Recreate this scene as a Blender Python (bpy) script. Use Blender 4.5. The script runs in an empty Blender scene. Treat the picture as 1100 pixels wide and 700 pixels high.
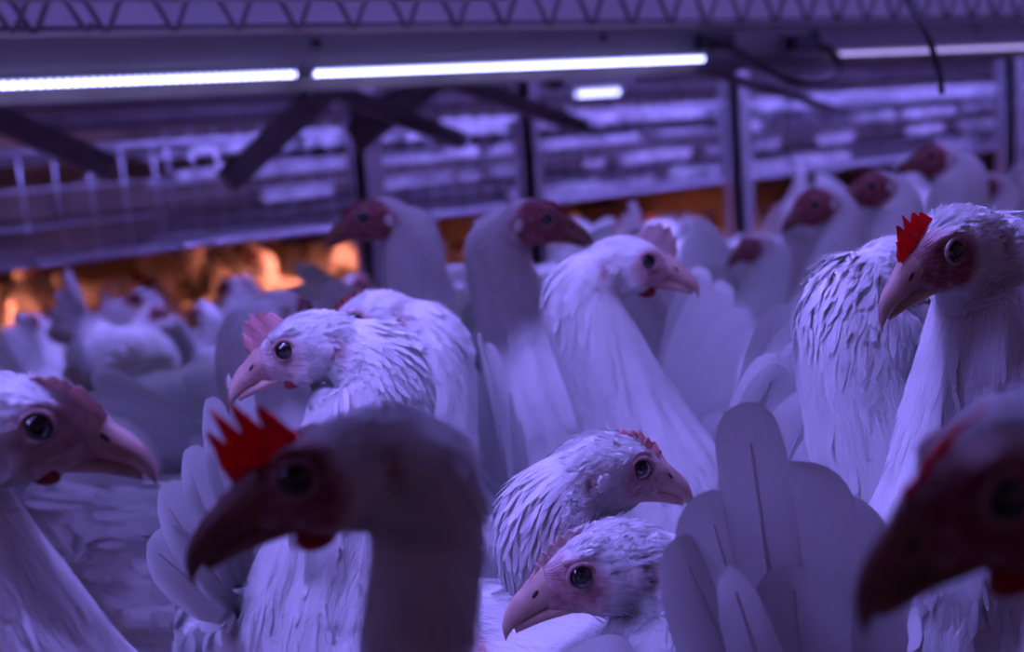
import bpy, bmesh, math, random
import numpy as np
from mathutils import Vector, Matrix, kdtree

C = bpy.context.scene.collection
SC = bpy.context.scene
R = math.radians
random.seed(7)
RNG = np.random.default_rng(7)

# ---------------------------------------------------------------- camera, light, exposure
YAW, PITCH, ROLL, FPX = R(56), R(9.5), R(4.5), 1222.0
CAM = Vector((0, 0, 0.50))
F_ = Vector((math.cos(YAW)*math.cos(PITCH), math.sin(YAW)*math.cos(PITCH), -math.sin(PITCH)))
r0 = Vector((math.sin(YAW), -math.cos(YAW), 0)); u0 = r0.cross(F_)
R_ = math.cos(ROLL)*r0 - math.sin(ROLL)*u0
U_ = math.cos(ROLL)*u0 + math.sin(ROLL)*r0
FH = Vector((math.cos(YAW), math.sin(YAW), 0))       # camera's heading on the ground
RH = Vector((math.sin(YAW), -math.cos(YAW), 0))      # to the right on the ground

cam_d = bpy.data.cameras.new('camera'); cam = bpy.data.objects.new('camera', cam_d); C.objects.link(cam)
cam.matrix_world = Matrix(((R_.x, U_.x, -F_.x, CAM.x), (R_.y, U_.y, -F_.y, CAM.y), (R_.z, U_.z, -F_.z, CAM.z), (0, 0, 0, 1)))
cam_d.sensor_width = 36; cam_d.lens = 36*FPX/1100; cam_d.clip_start = 0.02
cam_d.dof.use_dof = True; cam_d.dof.focus_distance = 0.46; cam_d.dof.aperture_fstop = 7.2
SC.camera = cam

SC.view_settings.view_transform = 'Standard'; SC.view_settings.look = 'None'
SC.view_settings.gamma = 1; SC.view_settings.use_curve_mapping = False
SC.view_settings.exposure = 0.0

W = bpy.data.worlds.new('world'); SC.world = W; W.use_nodes = True
W.node_tree.nodes['Background'].inputs[0].default_value = (0.54, 0.27, 0.66, 1)
W.node_tree.nodes['Background'].inputs[1].default_value = 0.12

LED = (0.275, 0.225, 1.0)          # violet grow-light tubes
LED_NEAR = (0.40, 0.42, 1.0)
LED_POWER = 9.0
LED_MAIN = 170.0
FILL_FRONT = 34.0
FILL_AISLE = 230.0
SC.cycles.max_bounces = 6
SC.cycles.sample_clamp_indirect = 4

def P(px, py, d):
    """point seen at pixel (px, py), at distance d along the view axis"""
    return CAM + (F_ + R_*((px-550)/FPX) - U_*((py-350)/FPX))*d
def PY(px, py, Y):
    v = F_ + R_*((px-550)/FPX) - U_*((py-350)/FPX)
    return CAM + v*(Y/v.y)

# ---------------------------------------------------------------- materials
def mat(name, col, rough=0.6, metal=0, emit=None, es=0, coat=0, sss=0):
    m = bpy.data.materials.new(name); m.use_nodes = True
    b = m.node_tree.nodes['Principled BSDF']
    b.inputs['Base Color'].default_value = (*col, 1); b.inputs['Roughness'].default_value = rough
    b.inputs['Metallic'].default_value = metal
    b.inputs['Coat Weight'].default_value = coat
    if emit: b.inputs['Emission Color'].default_value = (*emit, 1); b.inputs['Emission Strength'].default_value = es
    if sss:
        b.inputs['Subsurface Weight'].default_value = sss; b.inputs['Subsurface Radius'].default_value = (0.006, 0.0015, 0.001)
        b.inputs['Subsurface Scale'].default_value = 1.0
    return m
def N(m, t, **k):
    n = m.node_tree.nodes.new(t)
    for a, v in k.items(): setattr(n, a, v)
    return n
def L(m, a, b): m.node_tree.links.new(a, b)

def noisy(name, c1, c2, scale, rough, metal=0, bump=0.2, bscale=None, stretch=(1,1,1), dist=0.002):
    m = mat(name, c1, rough, metal); b = m.node_tree.nodes['Principled BSDF']
    tc = N(m, 'ShaderNodeTexCoord'); mp = N(m, 'ShaderNodeMapping'); mp.inputs['Scale'].default_value = stretch
    L(m, tc.outputs['Object'], mp.inputs[0])
    n = N(m, 'ShaderNodeTexNoise'); n.inputs['Scale'].default_value = scale; n.inputs['Detail'].default_value = 6
    L(m, mp.outputs[0], n.inputs['Vector'])
    r = N(m, 'ShaderNodeValToRGB'); r.color_ramp.elements[0].color = (*c1, 1); r.color_ramp.elements[1].color = (*c2, 1)
    r.color_ramp.elements[0].position = .35; r.color_ramp.elements[1].position = .65
    L(m, n.outputs[0], r.inputs[0]); L(m, r.outputs[0], b.inputs['Base Color'])
    n2 = N(m, 'ShaderNodeTexNoise'); n2.inputs['Scale'].default_value = bscale or scale*3; n2.inputs['Detail'].default_value = 4
    L(m, mp.outputs[0], n2.inputs['Vector'])
    bp = N(m, 'ShaderNodeBump'); bp.inputs['Strength'].default_value = bump; bp.inputs['Distance'].default_value = dist
    L(m, n2.outputs[0], bp.inputs['Height']); L(m, bp.outputs[0], b.inputs['Normal'])
    return m

def body_material():
    m = mat('white_plumage', (.8, .8, .8), 0.75); b = m.node_tree.nodes['Principled BSDF']
    b.inputs['Specular IOR Level'].default_value = 0.25
    b.inputs['Sheen Weight'].default_value = 0.25; b.inputs['Sheen Roughness'].default_value = 0.5
    at = N(m, 'ShaderNodeAttribute', attribute_name='skin'); fl = N(m, 'ShaderNodeAttribute', attribute_name='flow')
    n = N(m, 'ShaderNodeTexNoise'); n.inputs['Scale'].default_value = 1; n.inputs['Detail'].default_value = 5; n.inputs['Roughness'].default_value = .6
    mp = N(m, 'ShaderNodeMapping'); mp.inputs['Scale'].default_value = (60, 420, 420)
    L(m, fl.outputs['Vector'], mp.inputs[0]); L(m, mp.outputs[0], n.inputs['Vector'])
    # mottled, pinkish bare skin of the face against white feather
    tc = N(m, 'ShaderNodeTexCoord')
    n3 = N(m, 'ShaderNodeTexNoise'); n3.inputs['Scale'].default_value = 260; n3.inputs['Detail'].default_value = 4
    L(m, tc.outputs['Object'], n3.inputs['Vector'])
    mu = N(m, 'ShaderNodeMath', operation='MULTIPLY_ADD'); mu.inputs[1].default_value = 1.1; mu.inputs[2].default_value = -.55
    L(m, n3.outputs[0], mu.inputs[0])
    ad = N(m, 'ShaderNodeMath', operation='MULTIPLY_ADD', use_clamp=True)
    L(m, mu.outputs[0], ad.inputs[0]); L(m, at.outputs['Fac'], ad.inputs[1]); L(m, at.outputs['Fac'], ad.inputs[2])
    # faint soiling
    n4 = N(m, 'ShaderNodeTexNoise'); n4.inputs['Scale'].default_value = 14; n4.inputs['Detail'].default_value = 5
    L(m, tc.outputs['Object'], n4.inputs['Vector'])
    rr = N(m, 'ShaderNodeValToRGB'); rr.color_ramp.elements[0].position = .5; rr.color_ramp.elements[1].position = .8
    rr.color_ramp.elements[0].color = (1, 1, 1, 1); rr.color_ramp.elements[1].color = (.72, .66, .60, 1)
    L(m, n4.outputs[0], rr.inputs[0])
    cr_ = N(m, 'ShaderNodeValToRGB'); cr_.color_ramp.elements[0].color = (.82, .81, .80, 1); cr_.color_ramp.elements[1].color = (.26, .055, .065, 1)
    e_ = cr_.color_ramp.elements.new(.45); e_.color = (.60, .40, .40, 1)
    L(m, ad.outputs[0], cr_.inputs[0])
    mm = N(m, 'ShaderNodeMix', data_type='RGBA', blend_type='MULTIPLY'); mm.inputs[0].default_value = .6
    L(m, cr_.outputs[0], mm.inputs[6]); L(m, rr.outputs[0], mm.inputs[7]); L(m, mm.outputs[2], b.inputs['Base Color'])
    bp = N(m, 'ShaderNodeBump'); bp.inputs['Strength'].default_value = .8; bp.inputs['Distance'].default_value = .0026
    L(m, n.outputs[0], bp.inputs['Height'])
    bp2 = N(m, 'ShaderNodeBump'); bp2.inputs['Strength'].default_value = .35; bp2.inputs['Distance'].default_value = .0008
    L(m, n3.outputs[0], bp2.inputs['Height']); L(m, bp.outputs[0], bp2.inputs['Normal'])
    L(m, bp2.outputs[0], b.inputs['Normal'])
    return m

def feather_material(name, trans=.35, bump=.3):
    m = bpy.data.materials.new(name); m.use_nodes = True; nt = m.node_tree; nt.nodes.remove(nt.nodes['Principled BSDF'])
    out = nt.nodes['Material Output']
    uv = N(m, 'ShaderNodeUVMap'); sx = N(m, 'ShaderNodeSeparateXYZ'); L(m, uv.outputs[0], sx.inputs[0])
    ab = N(m, 'ShaderNodeMath', operation='ABSOLUTE'); L(m, sx.outputs[1], ab.inputs[0])
    # barbs slant away from the shaft
    a1 = N(m, 'ShaderNodeMath', operation='MULTIPLY_ADD'); a1.inputs[1].default_value = -.35
    L(m, ab.outputs[0], a1.inputs[0]); L(m, sx.outputs[0], a1.inputs[2])
    cb = N(m, 'ShaderNodeCombineXYZ'); L(m, a1.outputs[0], cb.inputs[0])
    oi = N(m, 'ShaderNodeObjectInfo'); L(m, oi.outputs['Random'], cb.inputs[1])
    n = N(m, 'ShaderNodeTexNoise'); n.inputs['Scale'].default_value = 38; n.inputs['Detail'].default_value = 3
    L(m, cb.outputs[0], n.inputs['Vector'])
    bp = N(m, 'ShaderNodeBump'); bp.inputs['Strength'].default_value = bump; bp.inputs['Distance'].default_value = .0008
    L(m, n.outputs[0], bp.inputs['Height'])
    rp = N(m, 'ShaderNodeValToRGB'); rp.color_ramp.elements[0].color = (.74, .73, .72, 1); rp.color_ramp.elements[1].color = (.86, .85, .84, 1)
    L(m, n.outputs[0], rp.inputs[0])
    d = N(m, 'ShaderNodeBsdfDiffuse'); t = N(m, 'ShaderNodeBsdfTranslucent'); mx = N(m, 'ShaderNodeMixShader'); mx.inputs[0].default_value = trans
    L(m, rp.outputs[0], d.inputs[0]); L(m, rp.outputs[0], t.inputs[0]); L(m, bp.outputs[0], d.inputs['Normal'])
    L(m, d.outputs[0], mx.inputs[1]); L(m, t.outputs[0], mx.inputs[2])
    g = N(m, 'ShaderNodeBsdfGlossy'); g.inputs['Roughness'].default_value = .45; g.inputs['Color'].default_value = (.8, .8, .8, 1)
    m2 = N(m, 'ShaderNodeMixShader'); m2.inputs[0].default_value = .04
    L(m, mx.outputs[0], m2.inputs[1]); L(m, g.outputs[0], m2.inputs[2]); L(m, m2.outputs[0], out.inputs[0])
    return m

def comb_material(name, col, tc_):
    m = mat(name, col, .45); nt = m.node_tree; b = nt.nodes['Principled BSDF']; out = nt.nodes['Material Output']
    tc = N(m, 'ShaderNodeTexCoord'); v = N(m, 'ShaderNodeTexVoronoi'); v.inputs['Scale'].default_value = 900
    L(m, tc.outputs['Object'], v.inputs['Vector'])
    bp = N(m, 'ShaderNodeBump'); bp.inputs['Strength'].default_value = .5; bp.inputs['Distance'].default_value = .0005
    L(m, v.outputs['Distance'], bp.inputs['Height']); L(m, bp.outputs[0], b.inputs['Normal'])
    t = N(m, 'ShaderNodeBsdfTranslucent'); t.inputs[0].default_value = (*tc_, 1)
    mx = N(m, 'ShaderNodeMixShader'); mx.inputs[0].default_value = .5
    L(m, b.outputs[0], mx.inputs[1]); L(m, t.outputs[0], mx.inputs[2]); L(m, mx.outputs[0], out.inputs[0])
    return m

M = {}
M['body'] = body_material()
M['feather'] = feather_material('flight_feather', .5, .45)
M['plume'] = feather_material('contour_feather', .18, .15)
M['comb_pink'] = comb_material('pink_comb', (.88, .50, .50), (.9, .45, .46))
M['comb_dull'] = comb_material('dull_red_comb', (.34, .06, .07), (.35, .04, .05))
M['wattle'] = comb_material('dull_red_wattle', (.42, .05, .06), (.5, .03, .04))
M['comb_red'] = comb_material('red_comb', (.80, .015, .03), (1.0, .01, .03))
M['comb_pale'] = comb_material('pale_comb', (.70, .52, .50), (.72, .48, .46))
M['beak'] = noisy('horn_beak', (.50, .29, .25), (.64, .42, .36), 120, .38, bump=.1, dist=.0004)
M['beak_shaded'] = noisy('shaded_beak', (.20, .075, .06), (.30, .13, .10), 120, .4, bump=.1, dist=.0004)  # red-brown copy of the beak, shade of the dim hens put into its colour
M['nostril'] = mat('nostril_dark', (.05, .02, .02), .6)
M['iris'] = mat('brown_iris', (.09, .035, .02), .2, coat=.6)
M['pupil'] = mat('black_pupil', (.003, .002, .003), .06, coat=1)
M['lid'] = noisy('eyelid_skin', (.34, .17, .17), (.50, .30, .29), 500, .6, bump=.2, dist=.0003)
M['lobe'] = noisy('earlobe_skin', (.74, .66, .64), (.82, .78, .76), 300, .55, bump=.3, dist=.0005)
M['shank'] = noisy('pale_yellow_shank', (.62, .48, .26), (.70, .58, .36), 200, .6, bump=.4, dist=.0005)
M['steel'] = noisy('galvanised_steel', (.46, .45, .49), (.62, .60, .65), 20, .38, .75, bump=.1, dist=.001)
M['sheet'] = noisy('dusty_sheet_steel', (.50, .47, .50), (.68, .64, .67), 9, .42, .2, bump=.15, bscale=16, stretch=(.25, 1, 1), dist=.004)
M['dark_steel'] = noisy('dusty_dark_steel', (.10, .075, .085), (.18, .14, .15), 10, .6, .2)
M['wire'] = noisy('galvanised_wire', (.40, .38, .44), (.58, .55, .60), 60, .35, .8, bump=.1, dist=.0005)
M['cable'] = mat('black_cable', (.012, .010, .014), .45)
M['litter'] = noisy('brown_litter', (.16, .10, .06), (.30, .21, .14), 40, .95, bump=.9, bscale=120, dist=.01)
M['wall'] = noisy('dusty_panel', (.20, .15, .14), (.34, .26, .23), 5, .8, bump=.2)
M['slat'] = noisy('white_clutter', (.34, .32, .36), (.85, .82, .86), 16, .5, bump=.5, bscale=50, dist=.005)
M['led_house'] = mat('led_housing', (.55, .55, .60), .4)

def led_material(name, strength, pitch, col, rad):
    m = mat(name, (.35, .35, .5), .3); b = m.node_tree.nodes['Principled BSDF']
    tc = N(m, 'ShaderNodeTexCoord'); sx = N(m, 'ShaderNodeSeparateXYZ'); L(m, tc.outputs['Object'], sx.inputs[0])
    s = N(m, 'ShaderNodeMath', operation='MULTIPLY'); s.inputs[1].default_value = 2*math.pi/pitch; L(m, sx.outputs[0], s.inputs[0])
    sn = N(m, 'ShaderNodeMath', operation='SINE'); L(m, s.outputs[0], sn.inputs[0])
    ma = N(m, 'ShaderNodeMapRange'); ma.inputs[1].default_value = -1; ma.inputs[2].default_value = 1
    ma.inputs[3].default_value = .25*strength; ma.inputs[4].default_value = 1.75*strength
    L(m, sn.outputs[0], ma.inputs[0])
    mz = N(m, 'ShaderNodeMapRange'); mz.inputs[1].default_value = rad*.55; mz.inputs[2].default_value = -rad*.55      # the board faces down
    mz.inputs[3].default_value = .06; mz.inputs[4].default_value = 1
    L(m, sx.outputs[2], mz.inputs[0]); mu = N(m, 'ShaderNodeMath', operation='MULTIPLY')
    L(m, ma.outputs[0], mu.inputs[0]); L(m, mz.outputs[0], mu.inputs[1]); L(m, mu.outputs[0], b.inputs['Emission Strength'])
    b.inputs['Emission Color'].default_value = (*col, 1)
    return m
M['led'] = led_material('led_diffuser_lit', LED_POWER, .0085, LED_NEAR, .0048)
M['led_dim'] = led_material('led_diffuser_dim', LED_POWER*.16, .0085, (.5, .4, 1), .0048)
M['led_main'] = led_material('led_diffuser_near', LED_MAIN, .0085, LED, .006)
M['fill_aisle'] = led_material('fill_diffuser_aisle', FILL_AISLE, .0085, LED, .009)
M['fill_front'] = led_material('fill_diffuser_front', FILL_FRONT, .0085, LED, .006)
M['led_far'] = led_material('led_diffuser_far', 5, .03, LED_NEAR, .013)
M['amber'] = mat('amber_bulb_lit', (.9, .5, .2), .3, emit=(1, .27, .16), es=620)
M['amber_dim'] = mat('amber_bulb_dim', (.9, .5, .2), .3, emit=(1, .34, .09), es=90)
M['enamel'] = mat('dark_enamel_shade', (.05, .045, .05), .5)

# ---------------------------------------------------------------- mesh helpers
def mesh_obj(name, V, F, m, parent=None, smooth=True, uv=None):
    me = bpy.data.meshes.new(name); me.from_pydata([tuple(v) for v in V], [], [tuple(f) for f in F])
    if smooth: me.polygons.foreach_set('use_smooth', [True]*len(me.polygons))
    if uv is not None:
        l = me.uv_layers.new(name='UVMap'); idx = np.empty(len(me.loops), int); me.loops.foreach_get('vertex_index', idx)
        l.data.foreach_set('uv', np.asarray(uv, float)[idx].ravel())
    me.materials.append(m); me.update()
    o = bpy.data.objects.new(name, me); C.objects.link(o)
    if parent: o.parent = parent
    return o
class MB:
    def __init__(s): s.V = []; s.F = []; s.U = []
    def add(s, V, F, U=None):
        k = len(s.V); s.V += [tuple(v) for v in V]; s.F += [tuple(i+k for i in f) for f in F]
        s.U += (U if U is not None else [(0, 0)]*len(V))
        return s
    def build(s, name, m, parent=None, smooth=True): return mesh_obj(name, s.V, s.F, m, parent, smooth, s.U)
    def box(s, a, b):
        (x0, y0, z0), (x1, y1, z1) = a, b
        V = [(x, y, z) for x in (x0, x1) for y in (y0, y1) for z in (z0, z1)]
        return s.add(V, [(0,1,3,2), (4,6,7,5), (0,4,5,1), (2,3,7,6), (0,2,6,4), (1,5,7,3)])
    def tube(s, pts, r, n=8, closed=True):
        pts = [Vector(p) for p in pts]; rs = r if isinstance(r, (list, tuple)) else [r]*len(pts)
        V = []; F = []; up = Vector((0, 0, 1))
        for i, p in enumerate(pts):
            t = (pts[min(i+1, len(pts)-1)] - pts[max(i-1, 0)]).normalized()
            if abs(t.dot(up)) > .95: up = Vector((1, 0, 0)) if abs(t.x) < .9 else Vector((0, 1, 0))
            a = t.cross(up).normalized(); up2 = a.cross(t).normalized(); up = up2
            for k in range(n):
                q = 2*math.pi*k/n; V.append(p + rs[i]*(math.cos(q)*a + math.sin(q)*up2))
        for i in range(len(pts)-1):
            for k in range(n): F.append((i*n+k, i*n+(k+1) % n, (i+1)*n+(k+1) % n, (i+1)*n+k))
        if closed: F.append(tuple(range(n))[::-1]); F.append(tuple((len(pts)-1)*n+k for k in range(n)))
        return s.add(V, F)
    def bar(s, a, b, w, h):
        a, b = Vector(a), Vector(b); t = (b-a).normalized(); x = t.cross(Vector((0, 0, 1)))
        x = x.normalized() if x.length > .01 else Vector((1, 0, 0)); y = x.cross(t).normalized()
        V = [p + x*sx*w/2 + y*sy*h/2 for p in (a, b) for sx, sy in ((-1,-1), (1,-1), (1,1), (-1,1))]
        return s.add(V, [(3,2,1,0), (4,5,6,7), (0,1,5,4), (1,2,6,5), (2,3,7,6), (3,0,4,7)])
    def ell(s, c, r, mtx=None, nu=16, nv=10):
        V = []; F = []
        for j in range(1, nv):
            t = math.pi*j/nv
            for i in range(nu):
                q = 2*math.pi*i/nu; V.append(Vector((r[0]*math.sin(t)*math.cos(q), r[1]*math.sin(t)*math.sin(q), r[2]*math.cos(t))))
        V += [Vector((0, 0, r[2])), Vector((0, 0, -r[2]))]; top = len(V)-2
        for j in range(nv-2):
            for i in range(nu): F.append((j*nu+i, (j+1)*nu+i, (j+1)*nu+(i+1) % nu, j*nu+(i+1) % nu))
        for i in range(nu): F.append((top, i, (i+1) % nu)); F.append((top+1, (nv-2)*nu+(i+1) % nu, (nv-2)*nu+i))
        if mtx: V = [mtx @ v for v in V]
        return s.add([v + Vector(c) for v in V], F)
def loft(rings, cap=True):
    n = len(rings[0]); V = [p for r in rings for p in r]; F = []
    for i in range(len(rings)-1):
        for k in range(n): F.append((i*n+k, i*n+(k+1) % n, (i+1)*n+(k+1) % n, (i+1)*n+k))
    if cap: F.append(tuple(range(n))[::-1]); F.append(tuple((len(rings)-1)*n+k for k in range(n)))
    return V, F
def tag(o, label=None, cat=None, group=None, kind=None):
    if label: o['label'] = label
    if cat: o['category'] = cat
    if group: o['group'] = group
    if kind: o['kind'] = kind
    return o
def empty(name, loc, rz=0, **k):
    o = bpy.data.objects.new(name, None); C.objects.link(o); o.location = loc; o.rotation_euler = (0, 0, rz); o.empty_display_size = .05
    return tag(o, **k)
def copy_tree(o, parent=None):
    c = o.copy(); C.objects.link(c); c.parent = parent
    for ch in list(o.children): copy_tree(ch, c)
    return c
def cr(pts, n):
    """catmull-rom through rows of numbers, n samples per span"""
    A = np.asarray(pts, float); A = np.vstack([2*A[0]-A[1], A, 2*A[-1]-A[-2]]); out = []
    for i in range(1, len(A)-2):
        for k in range(n):
            t = k/n; a, b, c, d = A[i-1:i+3]
            out.append(.5*((2*b)+(-a+c)*t+(2*a-5*b+4*c-d)*t*t+(-a+3*b-3*c+d)*t**3))
    out.append(A[-2]); return np.array(out)

# ---------------------------------------------------------------- feathers
def vane(mb, base, d, nrm, Lg, Wd, curl=.12, nu=8, nv=4, tip=.55, shaft=True, rag=0.0, seed=0):
    """one feather: shaft direction d, flat side facing nrm, curling away from nrm"""
    d = Vector(d).normalized(); nrm = Vector(nrm); nrm = (nrm - d*nrm.dot(d)).normalized(); s = d.cross(nrm)
    V = []; U = []; rs = random.Random(seed)
    for i in range(nu+1):
        u = 1-(1-i/nu)**1.7
        w = Wd*.5*min(1, .25+1.6*u)*math.sqrt(max(0.0, 1-max(0, (u-tip)/(1-tip))**2.6)) + Wd*.01
        c = base + d*(Lg*u) - nrm*(curl*Lg*u*u)
        for j in range(nv+1):
            v = j/nv*2-1; back = (1-abs(v))*0
            e = (1-rag*rs.random()) if abs(v) > .9 else 1
            V.append(c + s*(w*v*e) - nrm*(w*.22*v*v) - d*(0*back)); U.append((u+seed % 97*.13, v))
    F = [(i*(nv+1)+j, i*(nv+1)+j+1, (i+1)*(nv+1)+j+1, (i+1)*(nv+1)+j) for i in range(nu) for j in range(nv)]
    mb.add(V, F, U)
    if shaft:
        pts = [base + d*(Lg*u) - nrm*(curl*Lg*u*u) + nrm*.0003 for u in (0, .3, .6, .9)]
        mb.tube(pts, [.0012, .0010, .0007, .0003], 5)

# ---------------------------------------------------------------- the hen
HEAD = [  # x fwd, top, bottom, half width  (metres, from the midpoint between the eyes)
    (.0180, .0025, -.0125, .0050), (.0130, .0060, -.0150, .0070), (.0070, .0098, -.0175, .0098), (.0000, .0128, -.0195, .0122),
    (-.0080, .0142, -.0215, .0142), (-.0160, .0135, -.0235, .0156), (-.0240, .0105, -.0240, .0158), (-.0320, .0040, -.0215, .0135), (-.0370, -.0040, -.0160, .0080)]
def head_top(x):
    xs = [h[0] for h in HEAD][::-1]; ts = [h[1] for h in HEAD][::-1]
    return float(np.interp(x, xs, ts))

def make_comb(h, n, style, mtx, parent, material, lean=0.0, length=.030, seed=0, crown=0):
    rs = random.Random(seed); V = []; NX = 14*n; rows = 6; x0 = .0175; th = .0017 if style != 'knob' else .0022
    side = []
    fr = [rs.uniform(.8, 1.15) for _ in range(n)]
    for i in range(NX+1):
        u = i/NX; x = x0 - length*u; k = min(n-1, int(u*n)); f = u*n-k
        env = h*(.25+.95*math.sin(math.pi*min(1, .12+.83*u))**.9)*(1 if u > .02 else .3)
        finger = (math.sin(math.pi*f)**.75)*fr[k]
        dip = {'spike': .55, 'blade': .22, 'knob': .35}[style]
        z = env*((1-dip)+dip*finger); zb = head_top(x)-.002-crown*min(1, max(0, (.014-x)/.008))
        side.append((x, zb, z, f))
    # grid: rows up one side, over the edge, and down the other
    ring = []
    for (x, zb, z, f) in side:
        col = []
        for s in (1, -1):
            rr = range(rows+1) if s == 1 else range(rows, -1, -1)
            for j in rr:
                q = j/rows; t = th*(1-.72*q)*(1 if .0 < q else 1.5)
                xx = x + .25*z*q*(1 if style != 'knob' else .1) + (.0006*math.sin(9*q+f*6))
                col.append(Vector((xx, s*t + lean*z*q*q*1.2 + .0007*math.sin(x*900)*q, zb + z*q*(1-.35*abs(lean)*q))))
        ring.append([mtx @ p for p in col])
    Vv, F = loft(ring); o = mesh_obj('comb', Vv, F, material, parent)
    return o

def make_hen(label, eye, depth, hy, pitch, by=None, back=.075, side=0., zb=.215, nr=.026, bow=0., vis=None, comb=(.006, 5, 'knob'), comb_m='comb_pale',
             lean=0., skin=.45, wattle=.5, voxel=.0024, plumes=(900, 1200, 700), tail=60, ntail=10, tail_len=.13, roll=0, group=None, seed=1, scale=1.0, beak_k=1.0, crown=.0015, nk=.030, tail_tips=None,
             lids=True, at=None, head_at=None, nb=None, tail_spread=1.0, tail_w=.032, stretch=1.0, legs=True):
    """eye = pixel of the visible eye at distance depth; hy / by = heading of head / body, 0 right, 90 away, 180 left."""
    rs = random.Random(seed); rng = np.random.default_rng(seed)
    if by is None: by = hy
    def heading(a): return RH*math.cos(R(a)) + FH*math.sin(R(a))
    hd = heading(hy); hd = (hd*math.cos(R(pitch)) + Vector((0, 0, 1))*math.sin(R(pitch))).normalized()
    hl = Vector((0, 0, 1)).cross(hd).normalized(); hu = hd.cross(hl)
    if roll: q = Matrix.Rotation(R(roll), 3, hd); hl = q @ hl; hu = q @ hu
    E = P(eye[0], eye[1], depth)
    vs = vis if vis is not None else (1 if hl.dot(CAM-E) > 0 else -1)     # which eye the camera sees
    H = E - hl*(.0135*vs*scale)
    bd = heading(by); bl = Vector((0, 0, 1)).cross(bd)
    B = H - bd*back + bl*side; B.z = 0
    root = empty('hen', B, math.atan2(bd.y, bd.x), label=label, cat='hen', group=group)
    inv = Matrix.Translation(B) @ Matrix.Rotation(math.atan2(bd.y, bd.x), 4, 'Z'); inv.invert()
    HM = Matrix(((hd.x, hl.x, hu.x, H.x), (hd.y, hl.y, hu.y, H.y), (hd.z, hl.z, hu.z, H.z), (0, 0, 0, 1)))
    HM = inv @ HM @ Matrix.Scale(scale, 4); HR = HM.to_3x3()
    # spine: head -> neck -> breast -> back -> tail root;  columns x y z lateral vertical
    h0 = HM @ Vector((-.008, 0, -.005)); h1 = HM @ Vector((-.023, 0, -.0125)); h2 = HM @ Vector((-nk, 0, -.032))
    nbx, nby, nbz = nb or (.070, 0, zb+.050)
    NB = Vector((nbx, nby, nbz)); m = (h2+NB)*.5 + Vector((-bow, 0, 0))
    k = stretch
    rows = [(*h0, .010, .013), (*h1, .0150, .0165), (*h2, nr*.80, nr*.86), (*m, nr*1.08, nr*1.14), (*NB, .045, .048),
            (.035, 0, zb+.008, .060, .064), (-.035*k, 0, zb, .064, .062), (-.085*k, 0, zb+.022, .046, .042), (-.125*k, 0, zb+.055, .020, .018)]
    S = cr(rows, 8); pos = S[:, :3]; tan = np.gradient(pos, axis=0); tan /= np.linalg.norm(tan, axis=1)[:, None]
    seg = np.linalg.norm(np.diff(pos, axis=0), axis=1); arc = np.concatenate([[0], np.cumsum(seg)])
    hlat = np.array(HR @ Vector((0, 1, 0)))/scale; blat = np.array([0, 1, 0]); 
    lats = []; rings = []
    for i in range(len(S)):
        w = min(1, max(0, (arc[i]-.02)/max(.05, arc[32]-.02))); l = hlat*(1-w)+blat*w
        l = l - tan[i]*l.dot(tan[i]); l /= np.linalg.norm(l)+1e-9; lats.append(l); v = np.cross(tan[i], l)
        a = np.linspace(0, 2*math.pi, 20, endpoint=False)
        rings.append([Vector(pos[i] + l*S[i, 3]*math.cos(t) + v*S[i, 4]*math.sin(t)) for t in a])
    mb = MB(); mb.add(*loft(rings))
    # head
    hr = []
    Hd = cr(HEAD, 3)
    Hd[:, 1] -= crown*np.clip((.014-Hd[:, 0])/.008, 0, 1)
    for (x, zt, zl, w) in Hd:
        cz = (zt+zl)/2; hh = (zt-zl)/2; ring = []
        for t in np.linspace(0, 2*math.pi, 24, endpoint=False):
            c, s = math.cos(t), math.sin(t)
            ww = w*(1-.18*max(0, s)**2)                       # narrower crown
            ring.append(HM @ Vector((x, ww*math.copysign(abs(c)**.9, c), cz+hh*s)))
        hr.append(ring)
    mb.add(*loft(hr))
    for s in (1, -1):                                        # cheeks and brow
        mb.ell(HM @ Vector((-.006, s*.0085, -.013)), (.011*scale, .0055*scale, .0075*scale), HR.normalized().to_4x4())
        mb.ell(HM @ Vector((-.001, s*.0100, .0072)), (.008*scale, .0028*scale, .0022*scale), HR.normalized().to_4x4())
    mb.ell((.062, 0, zb-.018), (.050, .050, .058))           # breast
    for s in (1, -1):
        mb.ell((-.035, s*.030, zb-.060), (.032, .020, .045))     # thighs
        mb.ell((-.020*k, s*.046, zb+.008), (.080*k, .024, .044))   # shoulders under the wings
    tmp = mb.build('tmp', M['body']); md = tmp.modifiers.new('r', 'REMESH'); md.mode = 'VOXEL'; md.voxel_size = voxel
    sm = tmp.modifiers.new('s', 'SMOOTH'); sm.factor = .5; sm.iterations = max(3, int(10*.0024/voxel))
    dg = bpy.context.evaluated_depsgraph_get(); dg.update()
    me = bpy.data.meshes.new_from_object(tmp.evaluated_get(dg)); old = tmp.data
    bpy.data.objects.remove(tmp); bpy.data.meshes.remove(old)
    nv = len(me.vertices); co = np.empty(nv*3); me.vertices.foreach_get('co', co); co = co.reshape(-1, 3)
    # flow coordinates along the spine
    d2 = ((co[:, None, :]-pos[None, 2:, :])**2).sum(2); near = d2.argmin(1)+2
    tsm = np.array([tan[max(0, i-9):i+10].mean(0) for i in range(len(tan))])
    lat = np.array(lats)[near]; tn = tan[near]; rel = co-pos[near]; along = (rel*tn).sum(1)
    s_ = arc[near]+along; up = np.cross(tn, lat)
    ang = np.arctan2((rel*up).sum(1), (rel*lat).sum(1)); rad = np.linalg.norm(rel, axis=1)
    rq = np.interp(s_, arc, S[:, 3])
    flow = np.stack([s_, np.cos(ang)*rq, np.sin(ang)*rq], 1)
    iHM = np.array(HM.inverted()); hc = co @ iHM[:3, :3].T + iHM[:3, 3]
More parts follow.
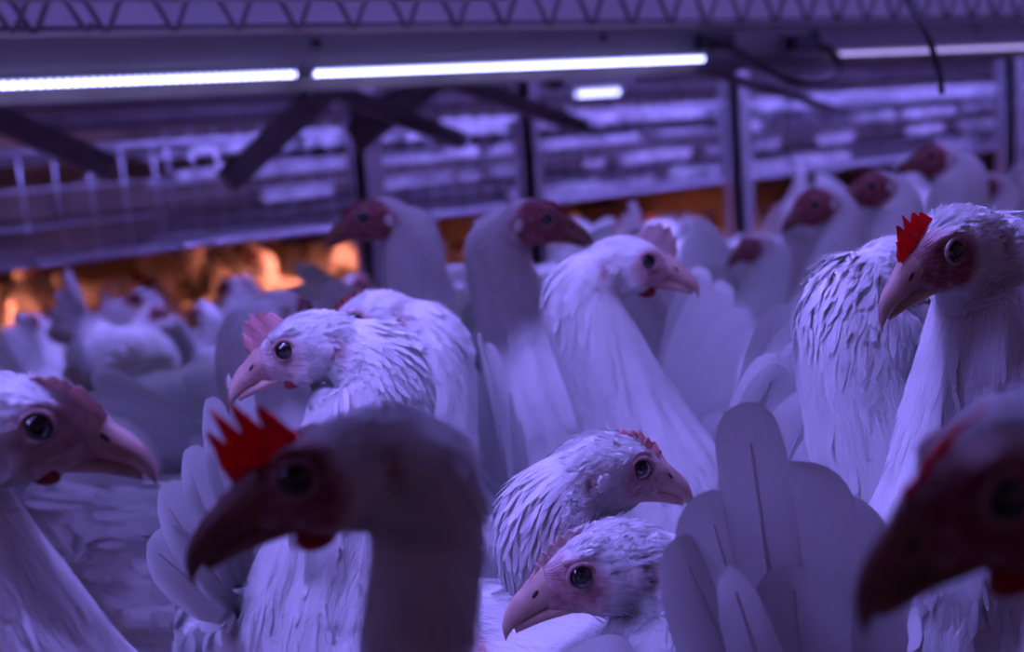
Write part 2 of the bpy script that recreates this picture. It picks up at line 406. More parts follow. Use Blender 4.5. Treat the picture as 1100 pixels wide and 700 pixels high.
    wide = 1+.75*max(0, skin-.8)
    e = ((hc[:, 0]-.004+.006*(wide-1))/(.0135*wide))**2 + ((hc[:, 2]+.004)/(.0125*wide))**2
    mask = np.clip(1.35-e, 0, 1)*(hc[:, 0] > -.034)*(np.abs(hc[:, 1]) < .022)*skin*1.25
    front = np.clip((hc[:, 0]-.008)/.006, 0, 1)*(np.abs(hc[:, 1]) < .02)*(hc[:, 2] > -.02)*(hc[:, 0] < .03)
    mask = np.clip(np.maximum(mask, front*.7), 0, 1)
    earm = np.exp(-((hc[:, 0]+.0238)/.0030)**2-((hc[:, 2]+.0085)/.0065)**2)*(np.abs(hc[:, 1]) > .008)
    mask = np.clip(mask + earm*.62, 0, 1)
    # ruffle the plumage a little: long waves along the flow, overlapping scallops on the body
    me.update(); no = np.empty(nv*3); me.vertices.foreach_get('normal', no); no = no.reshape(-1, 3)
    body_w = np.clip((s_-.05)/.05, 0, 1)
    ph = seed*1.7
    wv = (np.sin(ang*7+s_*22+ph)+np.sin(ang*11-s_*31+ph*2)+.7*np.sin(ang*17+s_*55))*.0007
    row = s_/.021; col = ang/(.26)+.5*(np.floor(row) % 2); fr = row-np.floor(row); fc = (col-np.floor(col))*2-1
    sc_ = np.clip(fr*1.0-(.5*fc*fc), 0, 1)*.0018*np.clip((s_-.12)/.06, 0, 1)
    fold = np.exp(-((hc[:, 2]+.0135-.25*hc[:, 0])/.0012)**2)*(hc[:, 0] > -.016)*(hc[:, 0] < .008)*.0005
    co = co + no*((wv*body_w + sc_)*(1-mask) - earm*.0016 - fold)[:, None]
    me.vertices.foreach_set('co', co.ravel())
    a = me.attributes.new('flow', 'FLOAT_VECTOR', 'POINT'); a.data.foreach_set('vector', flow.ravel())
    a = me.attributes.new('skin', 'FLOAT', 'POINT'); a.data.foreach_set('value', mask)
    me.polygons.foreach_set('use_smooth', [True]*len(me.polygons)); me.materials.clear(); me.materials.append(M['body']); me.update()
    bo = bpy.data.objects.new('body', me); C.objects.link(bo); bo.parent = root; me.name = 'body'
    # contour feathers and facial fuzz lying on the skin
    nf, nbf, nh = plumes
    if nf+nbf+nh:
        npoly = len(me.polygons); pc = np.empty(npoly*3); me.polygons.foreach_get('center', pc); pc = pc.reshape(-1, 3)
        pn = np.empty(npoly*3); me.polygons.foreach_get('normal', pn); pn = pn.reshape(-1, 3)
        tree = kdtree.KDTree(nv)
        for i in range(nv): tree.insert(co[i], i)
        tree.balance(); pb = MB(); PN = []
        vi = np.array([p.vertices[0] for p in me.polygons]); ps = s_[vi]; pm = mask[vi]; phc = hc[vi]
        ishead = (phc[:, 0] > -.032) & (ps < .035)
        groups = ((np.where(~ishead & (ps < .17))[0], nf, 'neck'), (np.where(~ishead & (ps >= .17) & (pn[:, 2] > -.5))[0], nbf, 'body'), (np.where(ishead & (pm < .30))[0], nh, 'head'))
        hback = np.array(HR @ Vector((-1, 0, -.25)))
        for idx, cnt, kind in groups:
            if not len(idx) or not cnt: continue
            pick = rng.choice(idx, cnt)
            pick = pick[np.argsort(-ps[pick])]
            for p in pick:
                n_ = Vector(pn[p]); t_ = Vector(hback) if kind == 'head' else Vector(tsm[near[vi[p]]])
                t_ = (t_ - n_*t_.dot(n_))
                if t_.length < 1e-5: continue
                t_.normalize(); t_ = (t_ + n_.cross(t_)*rs.gauss(0, .16 if kind != 'head' else .3)).normalized()
                if kind == 'neck': Lg, Wd, lift = rs.uniform(.010, .018), rs.uniform(.0016, .0032), (.05 if ps[p] < .09 else .045)
                elif kind == 'body': Lg, Wd, lift = rs.uniform(.020, .032), rs.uniform(.009, .015), .06
                else: Lg, Wd, lift = rs.uniform(.0035, .0065), rs.uniform(.0008, .0015), .16
                dd = (t_ + n_*(lift*rs.uniform(.4, 1.5))).normalized()
                vane(pb, Vector(pc[p]) - n_*(.0004 if kind == 'body' else .0001), dd, n_, Lg, Wd, curl=(.06 if kind == 'neck' else .10) if kind != 'head' else -.02, nu=4 if kind != 'head' else 2, nv=2 if kind != 'head' else 1, tip=.45, shaft=False, seed=rs.randrange(1000))
                nn = (n_ + Vector((rs.gauss(0, 1), rs.gauss(0, 1), rs.gauss(0, 1)))*(.07 if kind != 'head' else .20) - dd*(.10 if kind == 'body' else .03)).normalized()
                PN += [tuple(nn)]*(len(pb.V)-len(PN))
        po = pb.build('plumage', M['plume'], root); po.data.normals_split_custom_set_from_vertices(PN)
    # eyes
    hn = HR.normalized().to_4x4()
    for s in (1, -1):
        ec = HM @ Vector((0, s*.0094, 0)); rr = .0050*scale
        eo = MB().ell(ec, (rr, rr, rr), hn, 20, 14).build('eye', M['iris'], root)
        dirv = (HR @ Vector((.14, s, .02))).normalized()
        V = []; F = []; ax = dirv.orthogonal().normalized(); ay = dirv.cross(ax); r2 = rr*1.03
        for j in range(5):
            t = R(50)*j/4
            for i in range(20):
                q = 2*math.pi*i/20; V.append(ec + r2*(dirv*math.cos(t) + (ax*math.cos(q)+ay*math.sin(q))*math.sin(t)))
        for j in range(4):
            for i in range(20): F.append((j*20+i, (j+1)*20+i, (j+1)*20+(i+1) % 20, j*20+(i+1) % 20))
        mesh_obj('pupil', V, F, M['pupil'], eo)
        if lids:
            pts = []; 
            for i in range(25):
                q = 2*math.pi*i/24; pts.append(HM @ Vector((.0052*math.cos(q), s*(.0121 + .0008*abs(math.sin(q))*0), .0050*math.sin(q))))
            MB().tube(pts, .00085*scale, 6, closed=False).build('eyelid', M['lid'], root)
    # beak
    def bk(secs, nm):
        Z = cr(secs, 3); rings = []
        for (x, zt, zl, w) in Z:
            x = .008 + (x-.008)*beak_k
            cz = (zt+zl)/2; hh = max(.0002, (zt-zl)/2); ring = []
            for t in np.linspace(0, 2*math.pi, 16, endpoint=False):
                c, s = math.cos(t), math.sin(t)
                ww = w*(1-.30*max(0, s)) ; ring.append(HM @ Vector((x-.002*max(0, -s)*(zt > 0), ww*c, cz+hh*math.copysign(abs(s)**.85, s))))
            rings.append(ring)
        return mesh_obj(nm, *loft(rings), M['beak_shaded' if skin >= 1 else 'beak'], root)
    ub = bk([(.009, .006, -.0095, .0070), (.0150, .0050, -.0100, .0062), (.0205, .0018, -.0106, .0050), (.0275, -.0018, -.0118, .0039), (.0325, -.0058, -.0136, .0026), (.0358, -.0108, -.0160, .0013), (.0366, -.0150, -.0175, .0004)], 'upper_beak')
    bk([(.006, -.0085, -.0165, .0064), (.0140, -.0090, -.0155, .0053), (.0210, -.0098, -.0150, .0039), (.0275, -.0108, -.0153, .0027), (.0318, -.0126, -.0156, .0010)], 'lower_beak')
    for s in (1, -1):
        MB().ell(HM @ Vector((.0185, s*.0046, -.0022)), (.0024*scale, .0007*scale, .0010*scale), (HR @ Matrix.Rotation(R(28), 3, 'Y')).normalized().to_4x4(), 12, 8).build('nostril', M['nostril'], ub)
        MB().ell(HM @ Vector((-.0185, s*.0150, -.0075)), (.0036*scale, .0014*scale, .0046*scale), hn, 14, 10).build('ear_lobe', M['lobe'], root)
        if wattle > 0:
            w = wattle
            MB().ell(HM @ Vector((.0030, s*.0068, -.0160-.003*w)), (.0080*scale*(.6+.4*w), .0018*scale, .0060*scale*(.35+.75*w)), hn, 14, 10).build('wattle', M['wattle'], root)
    make_comb(comb[0], comb[1], comb[2], HM, root, M[comb_m], lean, seed=seed, crown=crown, length=comb[3] if len(comb) > 3 else .030)
    # wings: a plate of layered feathers along each flank
    for s in (1, -1):
        wb = MB()
        for rowi, (n_, Lg, Wd, x0, z0) in enumerate(((7, .105, .022, .012, -.028), (8, .075, .021, .035, -.010), (9, .050, .020, .052, .006), (8, .034, .018, .064, .016))):
            for i in range(n_):
                u = i/(n_-1); bx = x0 - .018*u*k + rs.uniform(-.002, .002); bz = zb + z0 + .052*u
                yy = s*(.0705 + .003*rowi - .020*max(0, u-.5)**1.2)
                vane(wb, Vector((bx, yy, bz)), Vector((-1, -s*.20, .10+.10*(1-u))), Vector((0, s, .15+.4*u)), Lg*k*rs.uniform(.92, 1.06), Wd, curl=.08, nu=7, nv=4, tip=.6, shaft=rowi < 2, seed=rs.randrange(1000))
        wb.build('wing', M['feather'], root)
    # tail: tented fan of flight feathers
    tb = Vector((-.118*k, 0, zb+.050))
    for (tx, ty, td, tw, yaw_, brd) in (tail_tips or ()):
        tip = inv @ P(tx, ty, td); base = tb + Vector((0, (tip-tb).y*.25, 0)); cdir = (inv @ CAM - tip).normalized()
        nr_ = (Matrix.Rotation(R(yaw_), 3, 'Z') @ cdir); d = tip-base
        fb = MB(); vane(fb, base, d, nr_, d.length, tw, curl=.03, nu=18, nv=8, tip=brd, rag=.05, seed=rs.randrange(1000))
        fb.build('tail_feather', M['feather'], root)
    for s in (() if tail_tips else (1, -1)):
        nh_ = ntail//2
        for i in range(nh_):
            u = i/max(1, nh_-1); el = R(tail + (16 - 38*u)*tail_spread); spread = (.06+.30*u)*s*tail_spread
            d = Vector((-math.cos(el), spread, math.sin(el)))
            fb = MB(); vane(fb, tb + Vector((0, s*(.003+.006*u), -.006*u)), d, Vector((.25, s, .15)), tail_len*(1-.16*u)*rs.uniform(.94, 1.05), tail_w, curl=.10, nu=14, nv=6, tip=.72, rag=.06, seed=rs.randrange(1000))
            fb.build('tail_feather', M['feather'], root)
    if legs:
        for s in (1, -1):
            lb = MB(); lb.tube([(-.030, s*.032, zb-.080), (-.042, s*.033, max(.07, zb-.125)), (-.022, s*.034, .012)], [.013, .0068, .0055], 10)
            for a in (-28, 0, 28, 180):
                lg = .048 if a != 180 else .022; ca, sa = math.cos(R(a)), math.sin(R(a))
                lb.tube([(-.022, s*.034, .012), (-.022+ca*lg*.5, s*.034+sa*lg*.5, .009), (-.022+ca*lg, s*.034+sa*lg, .005)], [.0055, .0042, .0022], 8)
            lb.build('leg', M['shank'], root)
    return root

# ================================================================ THE PLACE
XV = Vector((1, 0, 0))
def zat(px, py, Y): return PY(px, py, Y).z
def xat(px, py, Y): return PY(px, py, Y).x

g = MB().box((-3, -1.5, -.20), (9, 2.0, 0)).build('floor', M['litter'], smooth=False); tag(g, kind='structure')
g = MB().box((-3, 2.0, -.20), (9, 4.25, -.12)).build('floor', M['litter'], smooth=False); tag(g, kind='structure')      # the litter lies a step lower across the aisle
g = MB().box((-3, 4.2, -.2), (9, 4.25, 2.2)).build('wall_back', M['wall'], smooth=False); tag(g, kind='structure')
g = MB().box((-3, -1.5, 1.9), (9, 4.2, 1.95)).build('ceiling', M['wall'], smooth=False); tag(g, kind='structure')

# --- overhead tray and skirt, added unseen to shade the nearest hens
t = MB().box((-1.4, -.9, .660), (.23, .33, .664)).box((-1.4, .326, .545), (.23, .33, .700)).box((-1.4, -.9, .660), (.23, -.896, .700))
for x in (-1.38, -.6, .21): t.box((x-.008, .30, .66), (x+.008, .316, 1.899))
for x in (-1.38, .21): t.box((x-.008, -.88, .66), (x+.008, -.864, 1.899))
o = t.build('shade_tray', M['sheet'], smooth=False)
tag(o, 'wide dusty steel shade tray added over the nearest dark hens', 'tray')

# --- led tube lamps, with unseen fill tubes added
def led_lamp(label, xa, xb, Y, z, rad, mkey, tail_cap=True, house=True, group=None):
    root = empty('led_tube_lamp', ((xa+xb)/2, Y, z), label=label, cat='lamp', group=group); h = (xb-xa)/2
    n = 14; rings = []
    for x in (-h, -h+.004, h-.004, h):
        k = .55 if abs(x) > h-.002 else 1
        rings.append([Vector((x, rad*k*math.cos(q), rad*k*math.sin(q))) for q in [2*math.pi*i/n for i in range(n)]])
    mesh_obj('diffuser', *loft(rings), M[mkey], root)
    if house:
        hb = MB().box((-h, -rad*.8, rad*.75), (h, rad*.8, rad*1.9)); hb.build('housing', M['led_house'], root, smooth=False)
    for x in (-h, h):
        MB().tube([(x-.006, 0, 0), (x+.006, 0, 0)], rad*1.05, 12).build('end_cap', M['led_house'], root)
    return root
YS = 1.2; ZS = (zat(160, 88, YS)+zat(700, 61, YS))/2
led_lamp('long bright LED tube at the left, running out of frame', xat(0, 94, YS)-.55, xat(322, 81, YS), YS, ZS, .0048, 'led')
led_lamp('bright LED tube in the middle ending beside the looped black cable', xat(330, 80, YS), xat(757, 58, YS), YS, ZS, .0048, 'led')
led_lamp('dimmer violet LED tube at the right beyond the looped cable', xat(893, 53, YS), xat(1100, 46, YS)+.6, YS, ZS, .0048, 'led_dim')
# nearer tube above the flock, just over the picture's top edge
nl = led_lamp('LED tube lamp under the tray edge above the flock', -.95, .50, .39, .80, .0060, 'led_main', house=True)
MB().box((-.725, .106, -.180), (.725, .110, .012)).box((-.725, -.005, .011), (.725, .110, .014)).build('shade_skirt', M['sheet'], nl, smooth=False)  # skirt added to cut this lamp's light off from the hens behind
for x in (-.45, .45):
    MB().box((x-.006, -.003, .010), (x+.006, .003, 1.10)).build('hanger', M['steel'], nl)
nl = led_lamp('added LED fill tube high over the aisle behind the steel beam', .2, 5.2, 1.85, 1.0, .009, 'fill_aisle')  # unseen fill tube, added to brighten the far shelf and middle flock
for x in (-2.2, 0, 2.2): MB().box((x-.006, -.003, .012), (x+.006, .003, .92)).build('hanger', M['steel'], nl)
p = PY(640, 98, 2.6)
led_lamp('short LED lamp hanging small under a dark bracket', p.x-.085, p.x+.085, 2.6, p.z, .013, 'led_far', house=False)
b = MB().box((p.x-.13, 2.57, p.z+.012), (p.x+.13, 2.66, p.z+.055)).box((p.x-.01, 2.60, p.z+.05), (p.x+.01, 2.62, 1.9)).build('lamp_bracket', M['dark_steel'], smooth=False)
tag(b, 'dark steel bracket holding the short far LED lamp', 'bracket')

nl = led_lamp('added LED fill tube hung in front of the zigzag wire lattice', -.3, 2.8, .68, .80, .006, 'fill_front')  # unseen fill tube, added to light the fascia and the shaded hens
for x in (-1.2, 0, 1.2): MB().box((x-.006, -.003, .010), (x+.006, .003, 1.10)).build('hanger', M['steel'], nl)

# --- steel beam carrying the tubes
x0, x1 = -1.2, 4.5
o = empty('steel_beam', (x0, YS+.02, ZS), label='violet lit sheet steel beam behind the row of LED tubes', cat='beam')
def plate(name, z0, z1, y0, y1, m, parent=None, xs=(x0, x1)):
    q = MB().box((xs[0]-x0, y0-YS-.02, z0-ZS), (xs[1]-x0, y1-YS-.02, z1-ZS)); return q.build(name, M[m], parent, smooth=False)
plate('beam_face', ZS+.004, ZS+.050, YS+.012, YS+.016, 'sheet', o)
plate('lower_lip', ZS-.019, ZS-.008, YS+.026, YS+.030, 'dark_steel', o)
plate('upper_flange', ZS+.050, ZS+.054, YS-.045, YS+.016, 'steel', o)
plate('web_plate', ZS-.008, ZS+.004, YS+.026, YS+.030, 'dark_steel', o)
for i in range(9):
    xx = .1 + i*.42
    q = MB().tube([(xx, -.012, .032), (xx, -.005, .032)], .006, 8).build('bolt', M['dark_steel'], o)
# --- upper tray edge with zigzag wire in front
YW = .95; ZW = (zat(0, 39, YW)+zat(550, 26, YW)+zat(1000, 15, YW))/3
o = MB().box((x0, YW+.030, ZW-.001), (x1, YW+.034, ZW+.14)).build('fascia_sheet', M['sheet'], smooth=False)
tag(o, 'upright violet sheet steel fascia behind the zigzag wire', 'panel')
o = MB().tube([(x0, YW, ZW), (x1, YW, ZW)], .0024, 8).build('bottom_rail_wire', M['cable'])
tag(o, 'straight dark rail wire running under the zigzag wire', 'wire')
o = MB().box((x0, YW-.002, ZW-.0022), (x1, YW+.034, ZW-.001)).build('tray_underside', M['sheet'], smooth=False)
tag(o, 'thin flat sheet joining the rail wire to the fascia', 'panel')
pts = []; px_b = xat(113, 22, YW-.008); per = xat(186, 20, YW-.008) - px_b
k0 = int((px_b - x0)/per)
for k in range(-k0, int((x1-px_b)/per)):
    xb = px_b + k*per
    for (dx, dz) in ((-.5, .050), (-.44, .046), (-.08, .006), (-.03, .0015), (.03, .0015), (.08, .006), (.44, .046)):
        pts.append((xb+dx*per, YW-.008, ZW-.0035+dz))
o = MB().tube(pts, .0024, 8).build('zigzag_wire', M['dark_steel']); tag(o, 'bent zigzag wire lattice along the top edge', 'wire')
pts2 = []
for k in range(5):
    xb = px_b - per*4.30 + k*per
    for (dx, dz) in ((-.5, .050), (-.08, .006), (0, .001), (.08, .006)): pts2.append((xb+dx*per, YW-.014, ZW-.0035+dz))
o = MB().tube(pts2, .0024, 8).build('zigzag_wire', M['dark_steel']); tag(o, 'second zigzag wire end overlapping the lattice at top left corner', 'wire')

# --- cables
def cable(pxs, Y, r, label, n=6, parent=None):
    P_ = cr([tuple(PY(x, y, Y+(d if d else 0))) for x, y, d in pxs], n)
    o = MB().tube([Vector(p) for p in P_], r, 10).build('power_cable', M['cable'], parent); tag(o, label, 'cable'); return o
lc = cable([(762, 47, 0), (785, 52, -.01), (812, 66, -.02), (838, 82, -.02), (866, 90, -.02), (890, 86, -.01), (902, 70, 0), (893, 54, 0), (880, 50, 0)], YS-.03, .0055, 'black power cable sagging in a loop between two LED tubes')
for (x, y) in ((768, 46), (862, 47)):
    q = PY(x, y, YS-.02); kb = MB().box((q.x-.028, q.y-.012, q.z-.010), (q.x+.028, q.y+.012, q.z+.012)).build('cable_plug', M['cable'], lc, smooth=False)
pc_ = [P(968, -40, .95), P(975, 0, .95), P(988, 25, .93), P(1000, 48, .92), P(1008, 78, .92), P(1012, 101, .92)]
o = MB().tube([Vector(p) for p in cr([tuple(p) for p in pc_], 6)], .0026, 10).build('loose_cable', M['cable'])
tag(o, 'thin black cable end hanging down at the upper right', 'cable')

# --- far aviary tier across the aisle
YT = 2.25
ZB = (zat(0, 278, YT)+zat(640, 212, YT)+zat(1100, 160, YT))/3
ZT = ZB + .215
xa, xb = -.6, 7.5
def rails(name, zs, Y, r, label, cat='rail', m='wire'):
    for z, lb in zip(zs, label):
        o = MB().tube([(xa, Y, z), (xb, Y, z)], r, 8).build(name, M[m]); tag(o, lb, cat)
rails('shelf_rail', (ZB, ZT-.01), YT, .008, ('bright lower front rail of the far wire shelf', 'upper front rail of the far wire shelf'))
def wire_panel(x0_, x1_, z0_, z1_, Y, px_, pz_, r, label):
    mb = MB(); x = x0_
    while x < x1_: mb.tube([(x, Y, z0_), (x, Y, z1_)], r, 4); x += px_
    z = z0_
    while z <= z1_+.001: mb.tube([(x0_, Y, z), (x1_, Y, z)], r, 4); z += pz_
    o = mb.build('wire_panel', M['wire']); tag(o, label, 'panel'); return o
xm = xat(182, 240, YT)
wire_panel(xa, xm, ZB, ZT-.01, YT-.006, .062, .068, .0028, 'open dark wire grille at the left end of the far shelf')
wire_panel(xm+.01, xb, ZB, ZT+.02, YT-.006, .05, .05, .0022, 'fine wire front of the far shelf over stand-in white slats')
# wire floor of the shelf
mb = MB(); x = xa
while x < 6: mb.tube([(x, YT, ZB), (x, 4.2, ZB)], .0022, 4); x += .05
y = YT
while y < 4.19: mb.tube([(xa, y, ZB-.003), (6, y, ZB-.003)], .0022, 4); y += .05
o = mb.build('wire_shelf_floor', M['wire']); tag(o, 'wire mesh floor of the far shelf above the amber lit hens', 'shelf')
# rows of white slats standing in for blurred bright clutter, uneven length and gap
rs = random.Random(5)
for row in range(4):
    z = ZB + .012 + row*.056; x = xm + .02 + rs.random()*.1
    rt = empty('clutter_row', (xm, YT+.02, z), label=('lowest', 'second lowest', 'third', 'topmost')[row]+' row of white slats standing in for bright clutter behind the far mesh front', cat='slats')
    ends = x
    while x < 6.2:
        wl = rs.uniform(.05, .30)
        if rs.random() < .78:
            h = rs.uniform(.018, .040); yy = rs.uniform(0, .05) + row*.02
            mb = MB(); nn = max(2, int(wl/.03))
            for i in range(nn):
                a = x - xm + wl*i/nn; mb.box((a+.002, yy, 0), (a+wl/nn-.002, yy+.006, h*rs.uniform(.75, 1.05)))
            mb.box((x-xm, yy+.006, 0), (x-xm+wl, yy+.010, h*.6)); mb.build('slat', M['slat'], rt, smooth=False)
        x += wl + rs.uniform(.01, .07)
    MB().box((0, .10, -.004), (6.2-xm, .125, .004)).build('rail', M['steel'], rt, smooth=False)
o = MB().box((xa, YT+.12, ZB+.006), (6.2, 4.2, ZB+.010)).build('light_baffle', M['dark_steel'], smooth=False); tag(o, 'flat dark belt added over the far wire shelf floor', 'baffle')  # sheet added to keep amber bulb light off the wall above
# posts and braces
for px, w, lb in ((398, .05, 'dark upright post of the far tier left of centre'), (574, .03, 'thin upright post of the far tier behind the tall hen'), (797, .045, 'upright steel post of the far tier right of centre'), (1090, .06, 'wide upright steel post of the far tier at right edge')):
    x = xat(px, 200, YT-.03); pm_ = M['steel' if px > 700 else 'dark_steel']; o = MB().box((x-w/2, YT-.05, -.12), (x+w/2, YT-.02, 1.5)).box((x-w/2, YT-.05, -.12), (x-w/2+.006, YT+.02, 1.5)).build('tier_post', pm_, smooth=False); tag(o, lb, 'post')
for a, b_, Yb, w, lb in (((243, 196), (352, 96), 1.40, .030, 'dark diagonal brace rising right below the left tube joint'), ((-40, 110), (118, 180), 1.42, .030, 'dark diagonal brace falling right at the far left'),
                     ((360, 98), (497, 152), 1.45, .024, 'dark diagonal brace falling right left of centre'), ((478, 84), (628, 137), 1.5, .024, 'dark diagonal brace falling right at centre'),
                     ((770, 80), (905, 120), 1.55, .012, 'dark diagonal brace falling right below the looped cable'), ((465, 84), (380, 150), 1.52, .042, 'wide dark sloping panel strut left of centre')):
    A_, B_ = PY(*a, Yb), PY(*b_, Yb)
    if A_.z < B_.z: A_, B_ = B_, A_
    A_ = A_ + (A_-B_)*((.618-A_.z)/(A_.z-B_.z))
    o = MB().bar(A_, B_, .02, w).build('diagonal_brace', M['dark_steel'], smooth=False); tag(o, lb, 'brace')
o = MB().box((x0, 1.36, .612), (x1, 1.60, .624)).build('brace_rail', M['dark_steel'], smooth=False); tag(o, 'dark steel rail behind the beam from which the braces drop', 'rail')
# long dark rails and a panel high behind
for (py0, Y, h, m, lb) in ((150, 2.5, .025, 'steel', 'long horizontal pipe over the far shelf'), (118, 2.9, .05, 'dark_steel', 'long dark beam high behind the far shelf'), (100, 3.3, .04, 'dark_steel', 'farthest dark beam under the lamp')):
    z = zat(300, py0, Y); o = MB().tube([(xa, Y, z), (xb, Y, z)], h/2, 10).build('horizontal_pipe', M[m]); tag(o, lb, 'pipe')

# amber bulbs under and behind the far tier
for i, (x, y, z) in enumerate(((.35, 2.75, ZB-.048), (1.25, 2.8, ZB-.048), (2.2, 2.75, ZB-.048), (3.2, 2.8, ZB-.048), (4.6, 2.8, ZB-.048), (.5, 3.65, ZB-.048), (1.5, 3.7, ZB-.048), (2.6, 3.65, ZB-.048), (4.0, 3.7, ZB-.048), (.9, 3.9, .85))):
    lb = ('amber bulb low under the far shelf, hidden among the far hens', 'amber bulbs under the far shelf') if i < 9 else ('amber bulb high behind the far beams', 'amber bulbs behind the beams')
    root = empty('amber_bulb', (x, y, z), label=lb[0], cat='bulb', group=lb[1])
    MB().ell((0, 0, 0), (.012, .012, .014)).build('glass_bulb', M['amber' if i < 9 else 'amber_dim'], root)
    rg = [[Vector((r_*math.cos(q), r_*math.sin(q), z_)) for q in [2*math.pi*i/20 for i in range(20)]] for r_, z_ in ((.070, -.019), (.052, .006), (.016, .026), (.014, .027), (.050, .007), (.067, -.019))]
    mesh_obj('lamp_shade', *loft(rg[::-1], cap=False), M['enamel'], root)  # shade added to hide the bulb and hold its light down
    MB().tube([(0, 0, .018), (0, 0, .045)], .014, 10).build('socket', M['cable'], root)
    MB().tube([(0, 0, .04), (0, 0, (ZB-z) if i < 9 else 1.9-z)], .003, 6).build('cord', M['cable'], root)

# ================================================================ THE HENS
K = dict
make_hen('large white hen at the left edge, facing right, pink comb folded over', (40, 460), .345, 12, -16, by=8, back=.060, nr=.027, comb=(.009, 6, 'blade', .024), comb_m='comb_pale', lean=-.8, skin=.5, seed=11, plumes=(2600, 1600, 1500), voxel=.002, wattle=.15)
make_hen('white hen facing left with upright pink comb behind the dark hen', (305, 377), .53, 183, -18, by=178, back=.080, nr=.033, comb=(.0125, 5, 'blade', .021), comb_m='comb_pink', skin=.35, seed=3, plumes=(2600, 1800, 1700), voxel=.002, wattle=.15)
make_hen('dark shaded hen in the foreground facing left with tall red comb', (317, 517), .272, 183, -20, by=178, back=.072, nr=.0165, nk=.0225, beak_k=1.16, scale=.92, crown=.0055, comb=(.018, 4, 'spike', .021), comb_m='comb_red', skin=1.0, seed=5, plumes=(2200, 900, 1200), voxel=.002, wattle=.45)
make_hen('hen facing left at the bottom centre with small knobbly comb', (626, 621), .42, 184, -18, by=200, back=.080, nr=.027, zb=.19, comb=(.0050, 6, 'knob', .026), comb_m='comb_pale', skin=.6, seed=8, plumes=(2400, 1200, 1800), voxel=.002, wattle=0)
make_hen('hen facing right in the middle, beak hidden behind upright tail feathers', (692, 505), .48, 22, -18, by=-74, back=.080, nr=.029, zb=.20, comb=(.0055, 6, 'knob', .026), comb_m='comb_pink', skin=.55, seed=9, plumes=(2400, 1400, 1700), voxel=.002, wattle=0)
make_hen('hen at the right edge facing left with spiky red comb and curved beak', (1030, 270), .45, 208, -20, by=186, back=.072, nr=.030, comb=(.011, 5, 'spike', .022), comb_m='comb_red', skin=.85, seed=12, plumes=(2600, 1500, 1500), voxel=.002, wattle=0)
make_hen('white hen facing away at right with broad rounded tail feathers raised', (957, 284), .56, 30, -20, by=61, back=.098, nr=.034, vis=1, comb=(.008, 5, 'knob', .024), comb_m='comb_red', skin=.5, seed=14, plumes=(3000, 2200, 900), tail_tips=[(905, 590, .40, .046, -20, .8), (893, 528, .395, .040, -25, .78), (852, 497, .385, .042, 5, .82), (803, 434, .375, .0245, 12, .84), (762, 530, .378, .034, 30, .70), (733, 578, .372, .032, 35, .55), (786, 612, .352, .020, 15, .35), (850, 610, .37, .034, -10, .6)], tail_len=.135, wattle=0)
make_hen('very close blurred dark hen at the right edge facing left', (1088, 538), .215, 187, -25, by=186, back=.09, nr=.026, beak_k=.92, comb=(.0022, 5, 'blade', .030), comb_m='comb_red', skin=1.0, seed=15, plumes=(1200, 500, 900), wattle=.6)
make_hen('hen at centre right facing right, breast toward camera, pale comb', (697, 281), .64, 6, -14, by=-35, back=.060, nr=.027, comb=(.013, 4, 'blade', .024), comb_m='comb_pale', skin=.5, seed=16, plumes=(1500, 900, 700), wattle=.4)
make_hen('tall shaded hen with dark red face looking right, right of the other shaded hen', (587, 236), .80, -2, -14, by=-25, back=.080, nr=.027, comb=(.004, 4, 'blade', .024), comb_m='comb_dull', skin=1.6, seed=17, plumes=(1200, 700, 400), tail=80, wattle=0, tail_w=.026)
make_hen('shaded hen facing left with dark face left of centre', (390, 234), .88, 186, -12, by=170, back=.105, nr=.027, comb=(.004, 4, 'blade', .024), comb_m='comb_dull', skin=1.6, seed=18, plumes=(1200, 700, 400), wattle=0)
make_hen('white hen just behind the pink combed hen, low serrated red comb', (381, 345), .64, 186, -14, by=176, back=.088, nr=.033, comb=(.005, 7, 'knob', .028), comb_m='comb_dull', skin=.5, seed=19, plumes=(1800, 1800, 700), wattle=.2)
make_hen('dim hen seen from behind, left of the pink combed hen', (300, 335), .78, 60, -25, by=92, back=.085, nr=.033, seed=20, plumes=(700, 700, 200), tail=70, skin=1.2, vis=1)
make_hen('dim violet hen broadside at left with fanned tail raised', (395, 420), .80, 15, -40, by=8, back=.105, nr=.03, seed=21, plumes=(500, 1200, 100), tail=62, nb=(.075, 0, .235), zb=.215, tail_len=.15)
make_hen('white hen with smooth back showing between the two bottom hens', (448, 708), .46, 186, -30, by=186, back=.095, nr=.03, seed=22, plumes=(500, 1800, 100), zb=.240, tail=30, nb=(.085, 0, .235), comb=(.006, 5, 'knob'))
make_hen('white hen facing away, tail up, between two alert right hens', (800, 400), .90, 95, -40, by=100, back=.10, nr=.028, seed=23, plumes=(400, 900, 100), tail=80, nb=(.078, 0, .240), tail_len=.155)
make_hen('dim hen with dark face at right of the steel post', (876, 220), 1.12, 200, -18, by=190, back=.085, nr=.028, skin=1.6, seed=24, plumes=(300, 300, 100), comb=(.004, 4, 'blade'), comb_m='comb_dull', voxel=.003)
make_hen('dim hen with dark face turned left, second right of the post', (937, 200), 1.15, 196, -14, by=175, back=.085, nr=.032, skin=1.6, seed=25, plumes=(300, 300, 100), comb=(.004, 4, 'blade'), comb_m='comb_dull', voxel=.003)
make_hen('pale long-necked blurred hen at upper right above the red comb', (1000, 168), 1.25, 170, -5, by=180, back=.085, nr=.034, skin=1.4, seed=26, plumes=(300, 300, 100), comb=(.004, 4, 'blade'), comb_m='comb_dull', voxel=.003)

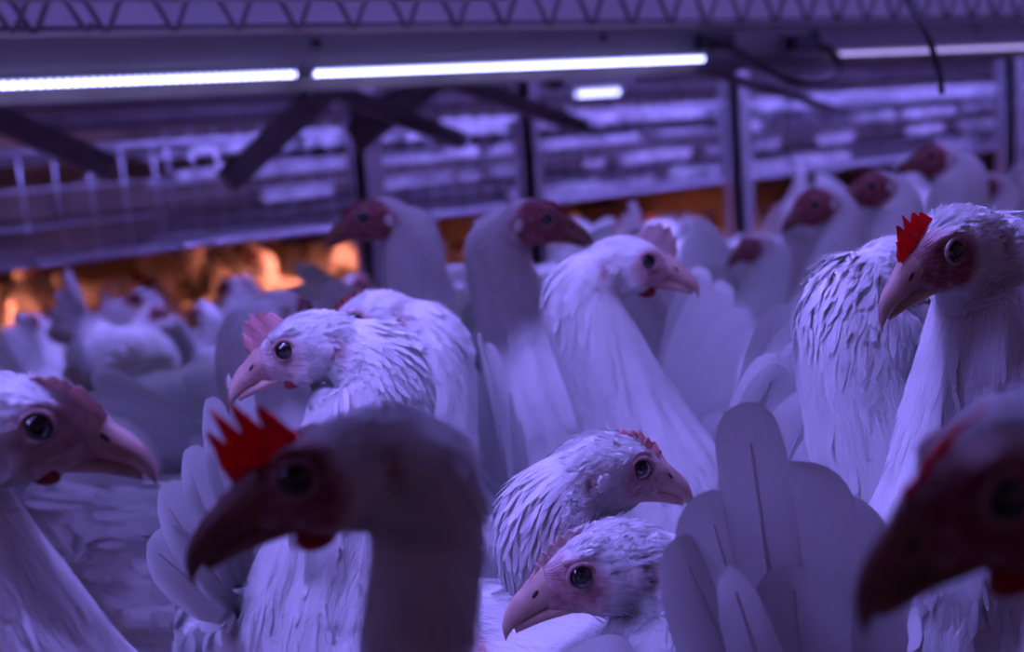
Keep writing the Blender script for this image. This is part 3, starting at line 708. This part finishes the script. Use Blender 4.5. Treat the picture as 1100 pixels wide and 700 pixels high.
# the blurred flock beyond: copies of three low detail hens
protos = []
for i, (hp, nb_) in enumerate(((-10, None), (-35, (.075, 0, .235)), (-20, None))):
    r = make_hen('x', (560, 400 if i == 1 else 250), 1.6, [0, 0, 0][i], hp, back=(.10, .13, .085)[i], nr=.027, seed=40+i, plumes=(0, 300, 0), voxel=.0045, ntail=8, nb=nb_, comb=(.005, 4, 'blade'), skin=1.2, tail=(62, 25, 50)[i])
    protos.append(r)
named = [o for o in bpy.data.objects if o.name.startswith('hen') and o.type == 'EMPTY' and o not in protos]
taken = [o.location.xy for o in named]
rs = random.Random(3); spots = []
for dd in [.95+.155*i for i in range(19)]:
    n = int(2*.52*dd/.20)+1
    for j in range(n+1):
        u = -.52 + 1.04*(j+rs.uniform(.2, .8))/(n+1)
        p = FH*(dd+rs.uniform(-.05, .05)) + RH*(u*dd)
        if p.y > 3.9 or rs.random() < (.25 if p.y < 1.2 else .78 if p.y < 2.1 else .0): continue
        if 1.95 < p.y < 2.12 or (p.y > 2.1 and any((p.xy-Vector(q)).length < .14 for q in ((.35, 2.75), (1.25, 2.8), (2.2, 2.75), (3.2, 2.8), (4.6, 2.8), (.5, 3.65), (1.5, 3.7), (2.6, 3.65), (4.0, 3.7)))): continue
        if any((p.xy-q).length < .17 for q in taken): continue
        if any((p.xy-q).length < .17 for q in spots): continue
        spots.append(p.xy.copy())
first = {0: True, 1: True, 2: True}; cnt = 0
for p in spots:
    i = (rs.choice((0, 1, 1, 2)) if p.y < 1.1 else rs.choice((1, 1, 1, 1, 1, 2))) if p.y < 2.1 else rs.choice((0, 0, 1, 2))
    o = protos[i] if first[i] else copy_tree(protos[i]); first[i] = False
    o.location = (p.x, p.y, 0 if p.y < 2 else -.12); o.rotation_euler = (0, 0, rs.uniform(0, 6.28)); k = rs.uniform(.92, 1.03) if p.y < 2 else rs.uniform(.88, .97); o.scale = (k, k, k)
    if p.y > 2.1: o['label'] = 'blurred white hen standing under the far shelf in amber light'; o['group'] = 'amber lit hens under the far shelf'
    else: o['label'] = 'blurred white hen in the violet lit crowd between the rows'; o['group'] = 'violet lit hens in the middle distance'
for i in range(3):
    if first[i]: bpy.data.objects.remove(protos[i])
